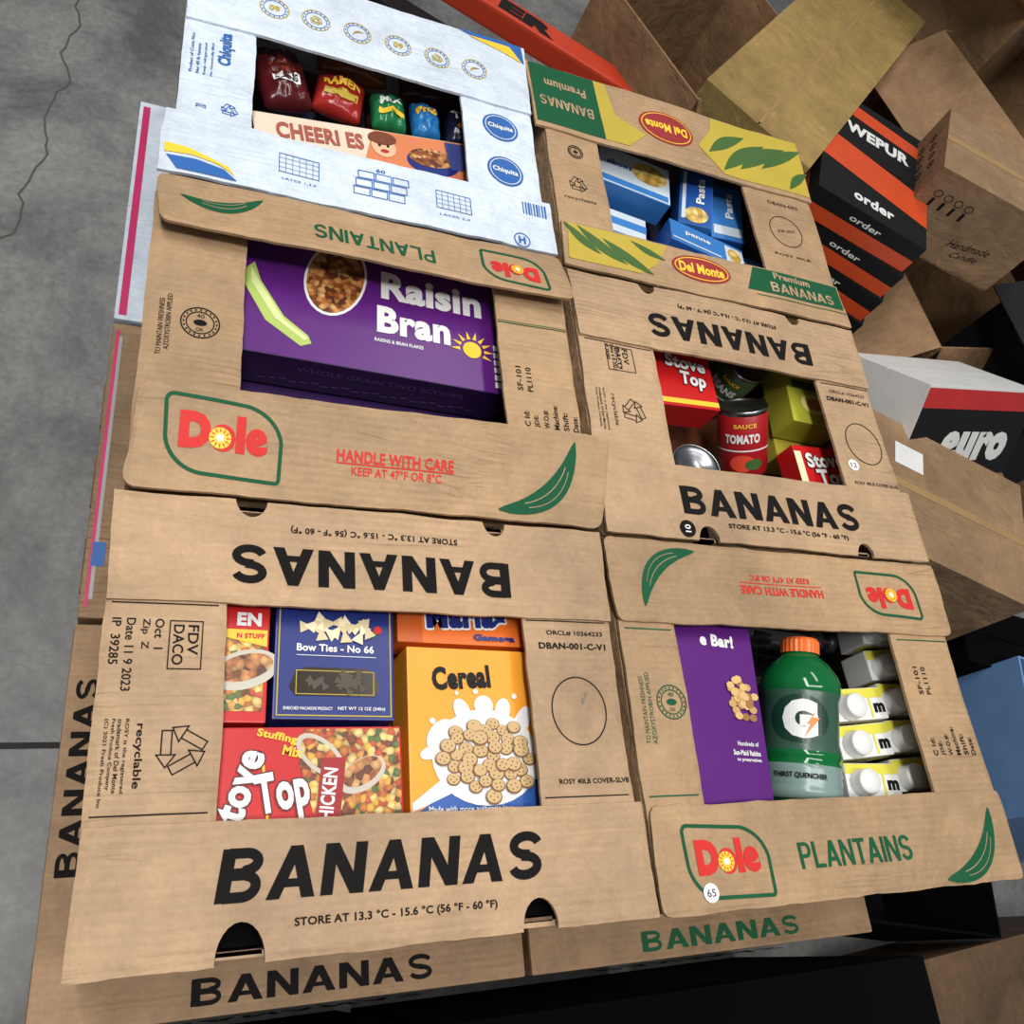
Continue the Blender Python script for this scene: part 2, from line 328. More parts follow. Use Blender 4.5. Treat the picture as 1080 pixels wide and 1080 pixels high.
def bananabox(c4,hx,hy,mat,seed,holesF=(),holesB=(),zf_front=None,zf_back=None,frontq=None,backq=None,rnd=0):
    bl,br,tr,tl=[Vector(c) for c in c4]
    cx=(bl.x+br.x+tr.x+tl.x)/4; cy=(bl.y+tl.y+br.y+tr.y)/4
    e=empty('banana_box',(cx,cy,TOP-.245))
    zf=surf(seed); ze=lambda x,y: zf(x,y)-.0048
    g=.002
    x0=max(bl.x,tl.x)+g; x1=min(br.x,tr.x)-g; y0=max(bl.y,br.y)+g; y1=min(tl.y,tr.y)-g
    b=bmesh.new(); t=.005; zt=TOP-.012; zb=TOP-.243
    boxbm(x0,x1,y0,y0+t,zb,zt,0,b); boxbm(x0,x1,y1-t,y1,zb,zt,0,b); boxbm(x0,x0+t,y0+t,y1-t,zb,zt,0,b); boxbm(x1-t,x1,y0+t,y1-t,zb,zt,0,b); boxbm(x0,x1,y0,y1,zb-.001,zb+.004,0,b)
    mk('tray_walls',b,mat,e)
    xa,xb=hx; ya,yb=hy
    for hs in (holesF,holesB):
        for (x,y,rx,ry) in hs:
            s=1 if hs is holesF else -1
            mk('hand_hole_tab',boxbm(x-rx*.95,x+rx*.95,y+s*.004,y+s*(.008),TOP-.05,TOP-.012),DARKC,e)
            mk('hand_hole_shade',boxbm(x-rx*1.3,x+rx*1.3,y+s*.010,y+s*(.034),TOP-.030,TOP-.026),VOID,e)  # near-black slab stands in for the darkness inside the hole
    panel('end_panel_left',e,[(x0,y0+.02),(xa,y0+.02),(xa,y1-.02),(x0,y1-.02)],ze,mat,nx=16,ny=40)
    panel('end_panel_right',e,[(xb,y0+.02),(x1,y0+.02),(x1,y1-.02),(xb,y1-.02)],ze,mat,nx=16,ny=40)
    panel('front_band',e,frontq or [(bl.x,bl.y),(br.x,br.y),(br.x-.002,ya),(bl.x+.003,ya)],zf_front or zf,mat,rnd=rnd,holes=holesF)
    panel('back_band',e,backq or [(tl.x+.003,yb),(tr.x-.002,yb),(tr.x,tr.y),(tl.x,tl.y)],zf_back or zf,mat,rnd=rnd,holes=holesB)
    return e,zf,ze
def lidsheet(e,z): return Sheet(e,lambda x,y,o:(x,y,z(x,y)+o),cell=.014)
STORE='STORE AT 13.3 °C - 15.6 °C (56 °F - 60 °F)'
# ---- A front-left
A,zf,ze=bananabox([(-.025,-.011),(.478,-.008),(.474,.388),(-.026,.388)],(.078,.371),(.096,.283),KRAFT,1,
   holesF=[(.099,-.008,.019,.028),(.357,-.006,.017,.024)],holesB=[(.095,.39,.015,.02),(.346,.39,.013,.018)])
S=lidsheet(A,zf)
S.grot('BANANAS',.222,.054,.283,.040,INK,0,shear=.14,sw=.215); S.grot('BANANAS',.218,.322,.280,.038,INK,180,sw=.215)
S.text(STORE,.228,.0155,.176,.0085,INK,0,.025); S.text(STORE,.217,.361,.170,.0085,INK,180,.025)
S.done()
S=lidsheet(A,ze)
S.text('ORCL# 10364233',.428,.268,.066,.0055,INK,0,.02); S.text('DBAN-001-C-V1',.424,.254,.078,.007,INK,0,.03)
S.ring(.423,.187,.031,.034,.0013,INK,n=48); S.text('ROSY 40LB COVER-SLVB',.430,.118,.078,.005,INK,0,.02)
S.text('09-N',.43,.2,.012,.004,GREY,60); 
for y in (.2805,.103): S.rect(.374,.466,y,y+.0012,INK); S.rect(-.018,.07,y,y+.0012,INK)
S.frame(.030,.058,.222,.266,.001,INK); para(S,['FDV','DACO'],.050,.244,.036,.012,INK,-90,.009)
para(S,['Oct  1','Zip  Z','Date 11 9 2023','IP  39285'],.022,.235,.064,.0115,INK,-90,.0075)
recycle(S,.046,.155,.023,INK,30); S.text('recyclable',.013,.15,.052,.008,INK,-90,.02)
para(S,['ROSY is the registered','trademark of Del Monte','Fresh Produce Company','(C) 2021 Fresh Produce Inc'],.003,.145,.07,.0052,INK,-90,.0036)
S.done()
# ---- B middle-left
zfB=surf(2,.0030)
def zB(x,y): return zfB(x,y)+.004+.024*max(0,(y-.395)/.1)
def zBb(x,y): return zfB(x,y)+.003+.018*max(0,(.78-y)/.08)
B_,zf,ze=bananabox([(-.021,.392),(.479,.396),(.474,.784),(-.020,.780)],(.080,.377),(.50,.702),KRAFT2,2,zf_front=zB,zf_back=zBb,
   frontq=[(-.021,.391),(.478,.392),(.490,.497),(-.012,.492)],backq=[(-.012,.695),(.476,.698),(.474,.783),(-.018,.779)],rnd=.012)
S=lidsheet(B_,zB)
dole(S,.065,.443,.108,.076); S.text('HANDLE WITH CARE',.236,.441,.124,.0125,RED,0,.03); S.rect(.174,.298,.4325,.434,RED); S.text('KEEP AT 47°F OR 8°C',.237,.4265,.095,.0095,RED,0,.02)
banana(S,.404,.434,.125,42,fl=-1); S.done()
S=lidsheet(B_,zBb)
banana(S,.052,.746,.088,192,fl=1); S.grot('PLANTAINS',.222,.728,.145,.024,GREEN,180,sw=.17); dole(S,.400,.735,.085,.056,180); S.done()
S=lidsheet(B_,ze)
seal(S,.037,.589,.019); S.text('AZOXYSTROBIN APPLIED',.006,.585,.07,.005,INK,90); S.text('TO MAINTAIN FRESHNESS',-.001,.578,.07,.005,INK,90)
para(S,['SF-101','PL1110'],.398,.585,.035,.013,INK,90,.007)
para(S,['C Id:','JDE:','W.O.#:','Machine:','Shift:','Date:'],.402,.535,.034,.0125,INK,90,.007)
S.rect(.378,.470,.665,.6663,GREEN); S.rect(.378,.470,.668,.6687,GREEN); S.done()
# ---- C back-left white
C_,zf,ze=bananabox([(-.020,.786),(.475,.792),(.466,1.190),(-.008,1.180)],(.079,.357),(.882,1.050),WHITEC,3)
S=lidsheet(C_,zf)
for i,x in enumerate((.100,.154,.210,.267,.324,.380)):
    y=1.108
    S.ring(x,y,.0185,.0185,.0013,MUST); S.ring(x,y,.014,.014,.0009,BLUE)
    for k in range(16): a=k*math.pi/8; S.ell(x+.0163*math.cos(a),y+.0163*math.sin(a),.0009,.0013,BLUE,1,6)
    if i%3==0: S.text('60',x,y,.014,.011,MUST,180,.04)
    elif i%3==1: recycle(S,x,y,.009,MUST)
    else: banana(S,x,y,.018,30,MUST)
S.poly([(.0,.79),(.065,.79),(.05,.803),(.02,.809),(-.012,.808)],BLUE); S.poly([(-.014,.812),(.015,.814),(.045,.808),(.062,.797),(.055,.808),(.01,.824),(-.014,.826)],YEL,2)
S.poly([(.36,1.187),(.46,1.187),(.462,1.15),(.44,1.165),(.4,1.172)],BLUE); S.poly([(.375,1.178),(.44,1.178),(.458,1.15),(.425,1.162)],YEL,2)
for cx in (.135,.330):
    S.frame(cx-.024,cx+.024,.822,.852,.0010,BLUE)
    for k in range(1,6): S.rect(cx-.024+k*.008,cx-.0234+k*.008,.822,.852,BLUE)
    for k in range(1,4): S.rect(cx-.024,cx+.024,.822+k*.0075,.8225+k*.0075,BLUE)
S.text('LAYER 1,3,5',.135,.812,.04,.004,BLUE); S.text('LAYER 2,4',.330,.812,.04,.004,BLUE)
for i in range(3):
    for j in range(3):
        S.frame(.200+i*.022+j*.003,.221+i*.022+j*.003,.815+j*.014,.828+j*.014,.0012,BLUE)
        S.rect(.200+i*.022,.221+i*.022,.815+j*.014,.8154+j*.014,BLUE)
S.text('60',.235,.861,.012,.006,BLUE,0,.02)
S.ring(.423,.802,.011,.011,.0016,BLUE); S.text('H',.423,.802,.010,.012,BLUE,0,.05)
for k in range(9): S.rect(.43+k*.004,.4315+k*.004+(k%3)*.0006,.85,.872,BLUE)
S.done()
S=lidsheet(C_,ze)
for cy in (1.008,.925):
    S.ell(.413,cy,.027,.026,BLUE,1); S.ring(.413,cy,.023,.022,.0012,WHITE,2); S.text('Chiquita',.413,cy,.038,.011,WHITE,0,.03,2)
S.text('Chiquita',.045,1.01,.06,.02,BLUE,90,.04); para(S,['Product of Costa Rica','Net 40 lb banana','Keep refrigerated','No Genetically Mod'],.005,.99,.07,.008,BLUE,90,.004)
recycle(S,.052,.905,.011,BLUE); S.text('20',.02,.90,.006,.012,BLUE,90); S.done()
# ---- D front-right
D_,zf,ze=bananabox([(.482,-.010),(.976,-.008),(.984,.383),(.478,.385)],(.556,.877),(.091,.284),KRAFT2,4,rnd=.010)
S=lidsheet(D_,zf)
banana(S,.552,.345,.106,222,fl=-1); S.text('HANDLE WITH CARE',.718,.330,.125,.011,RED,180,.03); S.rect(.656,.78,.3385,.3397,RED); S.text('KEEP AT 47°F OR 8°C',.718,.346,.09,.008,RED,180,.02)
dole(S,.888,.334,.096,.060,180); dole(S,.568,.036,.100,.070); S.grot('PLANTAINS',.735,.035,.156,.026,GREEN,0,sw=.17); banana(S,.906,.026,.118,38,fl=-1)
S.ell(.540,.008,.009,.009,WHITE,2); S.text('65',.540,.008,.01,.007,INK,0,0,3); S.done()
S=lidsheet(D_,ze)
seal(S,.534,.196,.018,GREEN); S.text('AZOXYSTROBIN APPLIED',.507,.19,.075,.005,GREEN,90); S.text('TO MAINTAIN FRESHNESS',.499,.188,.07,.005,GREEN,90)
S.rect(.49,.55,.276,.2775,GREEN); S.rect(.885,.97,.276,.2775,GREEN); S.rect(.49,.55,.1,.1015,GREEN)
para(S,['SF-101','PL1110'],.903,.225,.035,.013,INK,90,.007); para(S,['C Id:','JDE:','W.O.#:','Machine:','Shift:','Date:'],.896,.150,.034,.0125,INK,90,.007); S.done()
# ---- E middle-right
E_,zf,ze=bananabox([(.486,.391),(.984,.388),(.974,.772),(.486,.772)],(.600,.876),(.491,.666),KRAFT,5,
  holesF=[(.626,.389,.015,.020),(.872,.388,.014,.018)],holesB=[(.606,.774,.013,.018),(.858,.774,.013,.017)])
S=lidsheet(E_,zf)
S.grot('BANANAS',.735,.705,.275,.037,INK,180,sw=.215); S.grot('BANANAS',.734,.442,.277,.038,INK,0,sw=.215)
S.text(STORE,.752,.411,.190,.0085,INK,0,.025); S.text(STORE,.735,.744,.170,.0085,INK,180,.025)
S.ell(.596,.403,.011,.011,INK); S.text('10',.596,.403,.01,.008,WHITE,90,.02,2); S.done()
S=lidsheet(E_,ze)
S.frame(.525,.565,.62,.658,.001,INK); para(S,['FDV','DACO'],.553,.64,.032,.011,INK,-90,.008); para(S,['Zip Z A 3  4','Date 6 8 2023','IP 39285'],.543,.64,.04,.008,INK,-90,.0055)
recycle(S,.551,.561,.019,INK,-10); S.text('recyclable',.524,.56,.045,.007,INK,-90)
para(S,['ROSY is the registered','trademark of Del Monte','Fresh Produce Company'],.512,.56,.06,.005,INK,-90,.0032)
S.text('ORCL# 10364233',.927,.65,.066,.0055,INK); S.text('DBAN-001-C-V1',.925,.637,.078,.007,INK,0,.03); S.ring(.930,.566,.031,.034,.0013,INK,n=48); S.ell(.898,.528,.009,.009,WHITE); S.text('12',.898,.528,.01,.007,INK,0,0,2)
S.text('ROSY 40LB COVER-SLVB',.930,.50,.078,.005,INK); S.rect(.882,.97,.662,.6632,INK); S.rect(.495,.595,.662,.6632,INK); S.done()
# ---- F back-right
F_,zf,ze=bananabox([(.484,.780),(.974,.776),(.977,1.168),(.466,1.168)],(.572,.838),(.856,1.032),KRAFT2,6)
S=lidsheet(F_,zf)
def leaf(x,y,L,w,rot,mat,lvl): S.poly(rotp([(L*(t-.5),w*math.sin(math.pi*t)) for t in [i/10 for i in range(11)]]+[(L*(.5-t),-w*math.sin(math.pi*t)*.4) for t in [i/10 for i in range(1,10)]],x,y,rot),mat,lvl)
S.poly([(.472,1.04),(.585,1.04),(.58,1.164),(.47,1.164)],GREEN); S.grot('BANANAS',.525,1.085,.09,.020,KRAFT,180,2,sw=.18); S.text('Premium',.527,1.125,.07,.018,KRAFT,180,.03,2)
S.poly([(.585,1.04),(.625,1.04),(.66,1.075),(.61,1.1),(.60,1.164),(.58,1.164)],MUST); S.poly([(.76,1.09),(.80,1.04),(.972,1.04),(.974,1.164),(.80,1.164),(.79,1.13)],MUST)
for a in ((.82,1.11,.10,.016,35),(.85,1.09,.13,.018,40),(.89,1.10,.13,.02,35),(.93,1.11,.12,.016,35),(.955,1.07,.07,.012,45)): leaf(*a,OLG,2)
S.poly([(.49,.79),(.60,.79),(.63,.812),(.655,.852),(.495,.852)],MUST)
for a in ((.515,.83,.07,.010,140),(.545,.825,.09,.012,145),(.585,.815,.09,.012,150),(.62,.835,.06,.008,160)): leaf(*a,OLG,2)
S.poly([(.785,.806),(.967,.806),(.967,.852),(.805,.852)],GREEN); S.text('Premium',.875,.843,.07,.013,KRAFT,0,.03,2); S.grot('BANANAS',.89,.820,.12,.018,KRAFT,0,2,sw=.18)
for cx,cy,r in ((.702,1.103,180),(.708,.823,0)):
    S.ell(cx,cy,.050,.034 if r else .023,P(140,36,38,.5),1); S.ring(cx,cy,.045,.030 if r else .019,.0015,YEL,2); S.text('Del Monte',cx,cy,.076,.018,YEL,r,.04,2)
S.rect(.80,.97,.7985,.80,GREEN); S.done()
S=lidsheet(F_,ze)
recycle(S,.525,.935,.016,INK); seal(S,.53,1.0,.012); S.text('recyclable',.525,.905,.05,.007,INK); S.ring(.9,.951,.031,.031,.0013,INK,n=48); S.text('DBAN-002',.91,1.01,.06,.007,INK); S.text('JOR 2023',.9,.951,.035,.006,INK,10)
S.text('ROSY 40LB',.90,.9,.07,.005,INK); S.done()
# ------------------------------------------------------------------ lower stack
low=empty('stacked_banana_boxes',(.45,.55,.14))
lb=bmesh.new(); wh=bmesh.new()
xs=[(-.052,.45),(.455,.965)]; ys=[(-.055,.345),(.350,.755),(.760,1.165)]
for L in range(3):
    z0=.14+.245*L
    for i,(a,b2) in enumerate(xs):
        for j,(c,d) in enumerate(ys):
            jx=random.uniform(-.003,.003)-(.010*(2-L)); jy=random.uniform(-.006,.006)-.006*(2-L)
            if L==2: jy=0 
            dst=wh if (L<2 and (L+i+j)%3==1) or (L==2 and i==0 and j==2) else lb
            boxbm(a+jx,b2+jx-.008,c+jy+.002,d+jy-.008,z0+.001,z0+.238,.006,dst)
            boxbm(a+jx-.004,b2+jx-.004,c+jy-.002,d+jy-.004,z0+.10,z0+.242,.004,dst)
mk('boxes_kraft',lb,KRAFTX,low); mk('boxes_white',wh,WHITEC,low)
S=Sheet(low,lambda x,y,o:(x,y,.14+.245*2+.242+o))
S.grot('BANANAS',.21,-.034,.25,.024,INK,0); S.grot('BANANAS',.72,-.036,.24,.022,GREEN,0)
S.grot('BANANAS',-.038,.18,.20,.022,INK,90); S.rect(-.05,-.036,.41,.44,BLUE)
PK=P(190,40,98,.5); S.rect(-.0525,-.043,.765,1.15,PK); S.rect(-.052,-.048,.36,.74,PK); S.rect(-.048,-.044,.37,.73,P(150,150,150,.4)); S.done()
S=Sheet(low,lambda x,y,o:(x,-.0625-o,y)); 
for x in(.20,.70): S.grot('BANANAS',x,.14+.49+.19,.28,.04,INK)
S.done()
b=bmesh.new()
for i in range(7): boxbm(-.10,1.03,-.09+i*.185,.02+i*.185,.118,.138,.002,b)
for x in (-.09,.42,.95): boxbm(x,x+.05,-.09,1.13,.02,.118,.002,b)
for i in range(3): boxbm(-.10,1.03,-.09+i*.56,.01+i*.56,.001,.02,.002,b)
mk('wooden_pallet',b,cardboard('pallet_wood',(150,118,80),'X',1.0))
# ------------------------------------------------------------------ groceries
def item(name,x0,x1,y0,y1,ztop,t,mat,rot=0,tx=0,ty=0,bev=.0015,sidemat=None,bag=0):
    w=x1-x0;d=y1-y0
    M=Matrix.Translation(((x0+x1)/2,(y0+y1)/2,TOP+ztop))@Matrix.Rotation(math.radians(rot),4,'Z')@Matrix.Rotation(math.radians(tx),4,'X')@Matrix.Rotation(math.radians(ty),4,'Y')@Matrix.Translation((-w/2,-d/2,0))
    e=empty(name,M=M)
    if bag:
        mk('bag',pillow(w,d,t,bag),mat,e,M,True)
        def zf(x,y):
            u=min(1,max(0,x/w));v=min(1,max(0,y/d)); k=(4*u*(1-u))**.45*(4*v*(1-v))**.35
            wr=.16*noise.noise(Vector((u*5+bag,v*5,bag)))+.08*noise.noise(Vector((u*13,v*13+bag,1))); return -t/2+t*k*(.5+wr)
        S=Sheet(e,lambda x,y,o:(x,y,zf(x,y)+o+.0008),M,cell=.006)
    else:
        mk('carton',boxbm(0,w,0,d,-t,0,bev),sidemat or mat,e,M)
        S=Sheet(e,lambda x,y,o:(x,y,o),M,cell=0)
    S.w=w;S.d=d;S.t=t;S.e=e
    if sidemat: S.rect(.001,w-.001,.001,d-.001,mat,0)
    return S
def side(S0,mapf): return Sheet(S0.e,mapf,S0.M,name='side_print')
DRED=P(84,12,14,.4)
# A contents
S=item('stuffing_mix_box',.052,.243,.050,.178,-.030,.050,SRED,0)
w,d=S.w,S.d
S.poly([(w*.60,.032),(w-.002,.032),(w-.002,d-.002),(w*.52,d-.002),(w*.50,d*.75)],STUFF,1)
S.ell(w*.60,d*.80,.026,.014,P(190,180,165,.3),2,rot=-.7); S.ell(w*.60,d*.80,.021,.010,STUFF,3,rot=-.7); S.ell(w*.80,d*.66,.024,.014,P(190,180,165,.3),2,rot=.5); S.ell(w*.8,d*.68,.020,.011,FLAKE,3,rot=.5)
S.otext('tove',.046,.078,.062,.024,WHITE,DRED,72,.04,4); S.otext('Top',.082,.068,.046,.044,WHITE,DRED,10,.04,4)
S.outline([(.064,.098),(.070,.040),(.105,.046)],.0022,YEL,3,False)
S.poly([(.108,.030),(.130,.030),(.138,.100),(.116,.100)],P(150,20,20,.4),3); S.text('CHICKEN',.121,.064,.054,.013,WHITE,83,.03,4); S.text('Stuffing',.076,.119,.036,.009,YEL,-12,.04,3); S.text('Mix',.090,.106,.018,.009,YEL,-12,.04,3); S.done()
S=item('stuffing_mix_box',-.010,.119,.183,.345,-.030,.050,SRED,-1)
w,d=S.w,S.d
S.rect(.004,w-.004,.010,.08,STUFF,1); S.ell(.108,.048,.032,.018,P(190,185,170,.3),2,rot=.3); S.ell(.108,.050,.026,.012,FLAKE,3,rot=.3); S.poly([(.080,.08),(.127,.070),(.127,.088),(.080,.088)],YEL,3); S.rect(.08,.127,.086,.12,SRED,3); S.text('EN',.110,.096,.022,.013,WHITE,0,.05,4); S.text('N STUFF',.112,.080,.025,.005,SRED,0,.05,4); S.done()
S=item('pasta_box',.124,.238,.184,.330,-.028,.045,NAVY,-1)
w,d=S.w,S.d
S.frame(.003,w-.003,.003,d-.003,.0012,MUST,1); S.poly([(.02,.022),(.095,.022),(.100,.030),(.095,.045),(.085,.049),(.03,.049),(.02,.045),(.014,.030)],P(52,44,36,.2),1); S.frame(.02,.094,.023,.046,.0008,MUST,2)
for k in range(14): S.poly(rotp([(-.006,-.004),(0,-.001),(.006,-.004),(.006,.004),(0,.001),(-.006,.004)],random.uniform(.028,.088),random.uniform(.028,.042),random.uniform(0,180)),P(72,62,48,.5),2+k*.1)
S.text('Bow Ties - No 66',w/2,.068,.074,.0075,WHITE,0,.03,2); S.rect(.02,.096,.06,.0606,WHITE,2); S.text('NET WT 12 OZ (340g)',.082,.010,.045,.004,WHITE,0,.02,2); S.text('ENRICHED MACARONI PRODUCT',.032,.010,.045,.003,WHITE,0,.02,2)
for k in range(11):
    x=.032+.0055*k; y=.088+.005*math.sin(k*1.9); S.poly(rotp([(-.009,-.006),(0,-.0015),(.009,-.006),(.010,.006),(0,.0018),(-.010,.006)],x,y,k*47),CREAM if k%2 else P(206,190,150,.5),2+k*.3)
S.ell(.098,.088,.004,.004,RED,3); S.ell(.092,.083,.007,.003,OLG,2,rot=.5); S.done()
S=item('cookie_box',.245,.386,.262,.350,-.034,.045,P(222,106,30,.4),-1)
w,d=S.w,S.d
S.otext('Marias',.074,.030,.088,.026,NAVY,WHITE,3,.06,2,.002)
S.text('Gamesa',.104,.008,.046,.007,NAVY,0,.06,4); S.rect(.0,.026,.0,.08,P(190,86,24,.4),1); S.done()
S=item('cereal_box',.250,.386,.040,.256,-.030,.055,P(236,154,42,.4),-1)
w,d=S.w,S.d
S.poly([(.002,.002),(w-.002,.002),(w-.002,.085),(w*.75,.100),(w*.4,.085),(.002,.055)],P(40,84,160,.4),1)
S.poly([(.002,.058),(.002,.066),(w*.4,.104),(w*.75,.116),(w-.002,.104),(w-.002,.085),(w*.75,.094),(w*.4,.080)],WHITE,2)
S.text('Cereal',.056,.186,.062,.024,BLACK,4,.05,2)
S.ell(.078,.108,.056,.046,WHITE,3)
for (x,y,a,b_,r_) in ((.032,.128,.018,.012,.9),(.118,.142,.008,.018,-.5),(.078,.158,.010,.010,.2),(.055,.152,.008,.013,.4),(.098,.154,.008,.012,-.3),(.022,.112,.012,.006,.3)): S.ell(x,y,a,b_,WHITE,3,rot=r_)
for (x,y,r_) in ((.024,.142,.003),(.112,.168,.0028),(.07,.172,.0026),(.05,.170,.002)): S.ell(x,y,r_,r_,WHITE,3)
for k in range(40):
    a=k*2.39996; r=math.sqrt((k+.5)/40); x=.078+.047*r*math.cos(a)+random.gauss(0,.0015); y=.108+.038*r*math.sin(a)+random.gauss(0,.0015); rr=random.uniform(.0070,.0088)
    S.ell(x,y,rr,rr*.85,P(120,84,50,.6),4+k%8,14); S.ell(x,y+.0006,rr*.86,rr*.72,P(196,164,116,.6),4.5+k%8,14)
    for q_ in range(4): S.ell(x+rr*.42*math.cos(q_*1.57+k),y+rr*.35*math.sin(q_*1.57+k),.0008,.0008,P(90,56,30,.6),5+k%8,5)
S.text('Made with more authentic love',.06,.060,.085,.0055,WHITE,0,.02,3); S.done()
# B contents
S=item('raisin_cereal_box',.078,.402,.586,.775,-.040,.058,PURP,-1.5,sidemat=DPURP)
w,d=S.w,S.d
S.poly([(.006,.115),(.002,.095),(.03,.045),(.07,.018),(.082,.024),(.078,.034),(.05,.055),(.022,.10),(.014,.125)],P(168,190,96,.4),1)
S.poly([(.010,.118),(.012,.095),(.04,.050),(.074,.026),(.078,.030),(.05,.050),(.022,.095)],P(206,216,150,.4),2)
S.ell(.108,.125,.036,.058,WHITE,1,rot=-.25); S.ell(.108,.125,.033,.054,FLAKE,2,rot=-.25)
S.text('Raisin',.228,.130,.130,.042,WHITE,0,.045,2); S.text('Bran',.204,.078,.092,.040,WHITE,0,.045,2); S.text('RAISINS & BRAN FLAKES',.185,.047,.06,.005,WHITE,0,.02,2)
S.ell(.278,.058,.012,.012,YEL,2)
for k in range(-1,8): a=math.radians(k*26); S.poly([(.278+.016*math.cos(a-.16),.058+.016*math.sin(a-.16)),(.278+.028*math.cos(a),.058+.028*math.sin(a)),(.278+.016*math.cos(a+.16),.058+.016*math.sin(a+.16))],YEL,2)
S.rect(.308,.322,.10,.17,OLG,2)
for k in range(6): S.rect(.306,.317,.008+.011*k,.016+.011*k,WHITE,2)
S.done()
S2=side(S,lambda x,y,o:(x,-o,y-.058)); S2.text('WHOLE GRAIN TWO SCOOPS',.17,.04,.2,.009,P(92,70,130,.5)); 
for k in range(22): S2.rect(.03+.012*k,.0385+.012*k,.012+.002*(k%3),.015+.002*(k%3),P(92,70,130,.5))
S2.done()
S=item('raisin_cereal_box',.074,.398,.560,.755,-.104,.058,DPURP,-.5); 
S2=side(S,lambda x,y,o:(x,-o,y-.058)); S2.text('NUTRITION FACTS',.06,.03,.06,.012,LGREY)
for k in range(5): S2.rect(.03,.28,.008+.009*k,.010+.009*k,P(90,80,120,.5))
S2.done()
# C contents
S=item('cereal_box',.088,.385,.870,.985,-.045,.05,P(222,200,180,.4),8); w,d=S.w,S.d
S.poly([(.12,.0),(w-.002,.002),(w-.002,d-.002),(.16,d-.002)],P(206,122,80,.4),1); S.text('CHEERI ES',.085,.088,.115,.028,P(160,84,70,.4),0,.04,2); S.rect(.02,.10,.058,.063,P(176,106,90,.4),2)
S.ell(.170,.085,.017,.019,P(226,176,140,.5),3); S.ell(.170,.099,.020,.012,P(110,56,34,.5),4); S.ell(.164,.086,.002,.003,BLACK,5,8); S.ell(.176,.086,.002,.003,BLACK,5,8); S.ell(.17,.076,.006,.003,P(170,40,40,.5),5,10)
S.ell(.238,.068,.038,.024,NAVY,2); S.ell(.238,.076,.034,.017,FLAKE,3); S.rect(.262,w-.003,.06,.11,P(60,70,130,.4),3); S.done()
S=item('dried_bean_bag',.086,.152,1.000,1.100,-.035,.05,P(76,20,26,.22),14,0,0,bag=3); S.ell(.032,.055,.018,.024,food('beans',[(90,30,26),(140,50,40),(60,20,20)],160),1); S.rect(.015,.051,.025,.037,WHITE,1); S.text('BEANS',.033,.031,.030,.008,BLACK,0,.04,2); S.done()
S=item('noodle_bag',.164,.232,1.013,1.085,-.042,.04,P(150,34,30,.22),-8,0,0,bag=5); S.text('RAMEN',.034,.045,.05,.012,YEL,6,.05,2); S.rect(.012,.058,.018,.032,MUST,1); S.done()
S=item('candy_bag',.242,.292,1.013,1.073,-.042,.04,P(30,112,66,.22),3,0,0,bag=7); S.text('MIX',.025,.036,.030,.012,WHITE,0,.06,2); S.rect(.008,.044,.014,.022,YEL,1); S.done()
S=item('snack_bag',.300,.342,1.014,1.075,-.042,.04,P(36,110,170,.22),3,0,0,bag=9); S.text('PRES',.02,.036,.03,.012,YEL,8,.05,2); S.done()
S=item('chips_bag',.352,.412,1.012,1.085,-.042,.04,P(24,26,52,.22),-4,0,0,bag=11); S.text('TRES',.028,.05,.045,.018,WHITE,8,.05,2); S.ell(.03,.025,.016,.008,ORANGE,1); S.done()
S=item('snack_bag',.170,.270,1.105,1.160,-.05,.04,P(120,70,36,.22),0,0,0,bag=13); S.ell(.05,.03,.022,.012,FLAKE,1); S.done()
S=item('snack_bag',.290,.390,1.105,1.160,-.055,.04,P(60,36,30,.22),0,0,0,bag=15); S.text('COCOA',.05,.03,.05,.012,CREAM,0,.03,2); S.done()
def can(name,loc,axis,r,h,lab,txt='TOMATO',tc=None):
    ax=Vector(axis).normalized(); M=Matrix.Translation(loc)@ax.to_track_quat('Z','Y').to_matrix().to_4x4()
    e=empty(name,M=M); ST=P(150,152,156,.3,1)
    mk('tin',lathe([(0,0),(r*.93,0),(r,.002),(r,.005),(r*.975,.007),(r*.975,h-.007),(r,h-.005),(r,h-.001),(r*.97,h),(r*.93,h-.001),(r*.92,h-.004),(r*.7,h-.0035),(r*.68,h-.0045),(r*.45,h-.0042),(r*.43,h-.005),(0,h-.005)]),ST,e,M,True)
    mk('label',lathe([(r*.985,.008),(r*.995,.0085),(r*.995,h-.0085),(r*.985,h-.008)],64),lab,e,M,True)
    up=M.to_3x3().inverted()@(EYE-Vector(loc)); fa=math.atan2(up.y,up.x)
    S=Sheet(e,lambda x,y,o:((r*1.0+o)*math.cos(fa+x/r),(r*1.0+o)*math.sin(fa+x/r),y),M,cell=.006)
    S.text(txt,0,h*.62,r*1.4,h*.13,tc or WHITE,0,.05,2); S.rect(-r*1.3,r*1.3,h*.44,h*.46,tc or WHITE,1); S.ell(0,h*.27,r*.5,h*.12,P(215,70,50,.4),1); S.ell(r*.45,h*.25,r*.35,h*.08,OLG,2); S.text('SAUCE',r*.1,h*.8,r*.9,h*.06,YEL,0,.03,2); S.done()
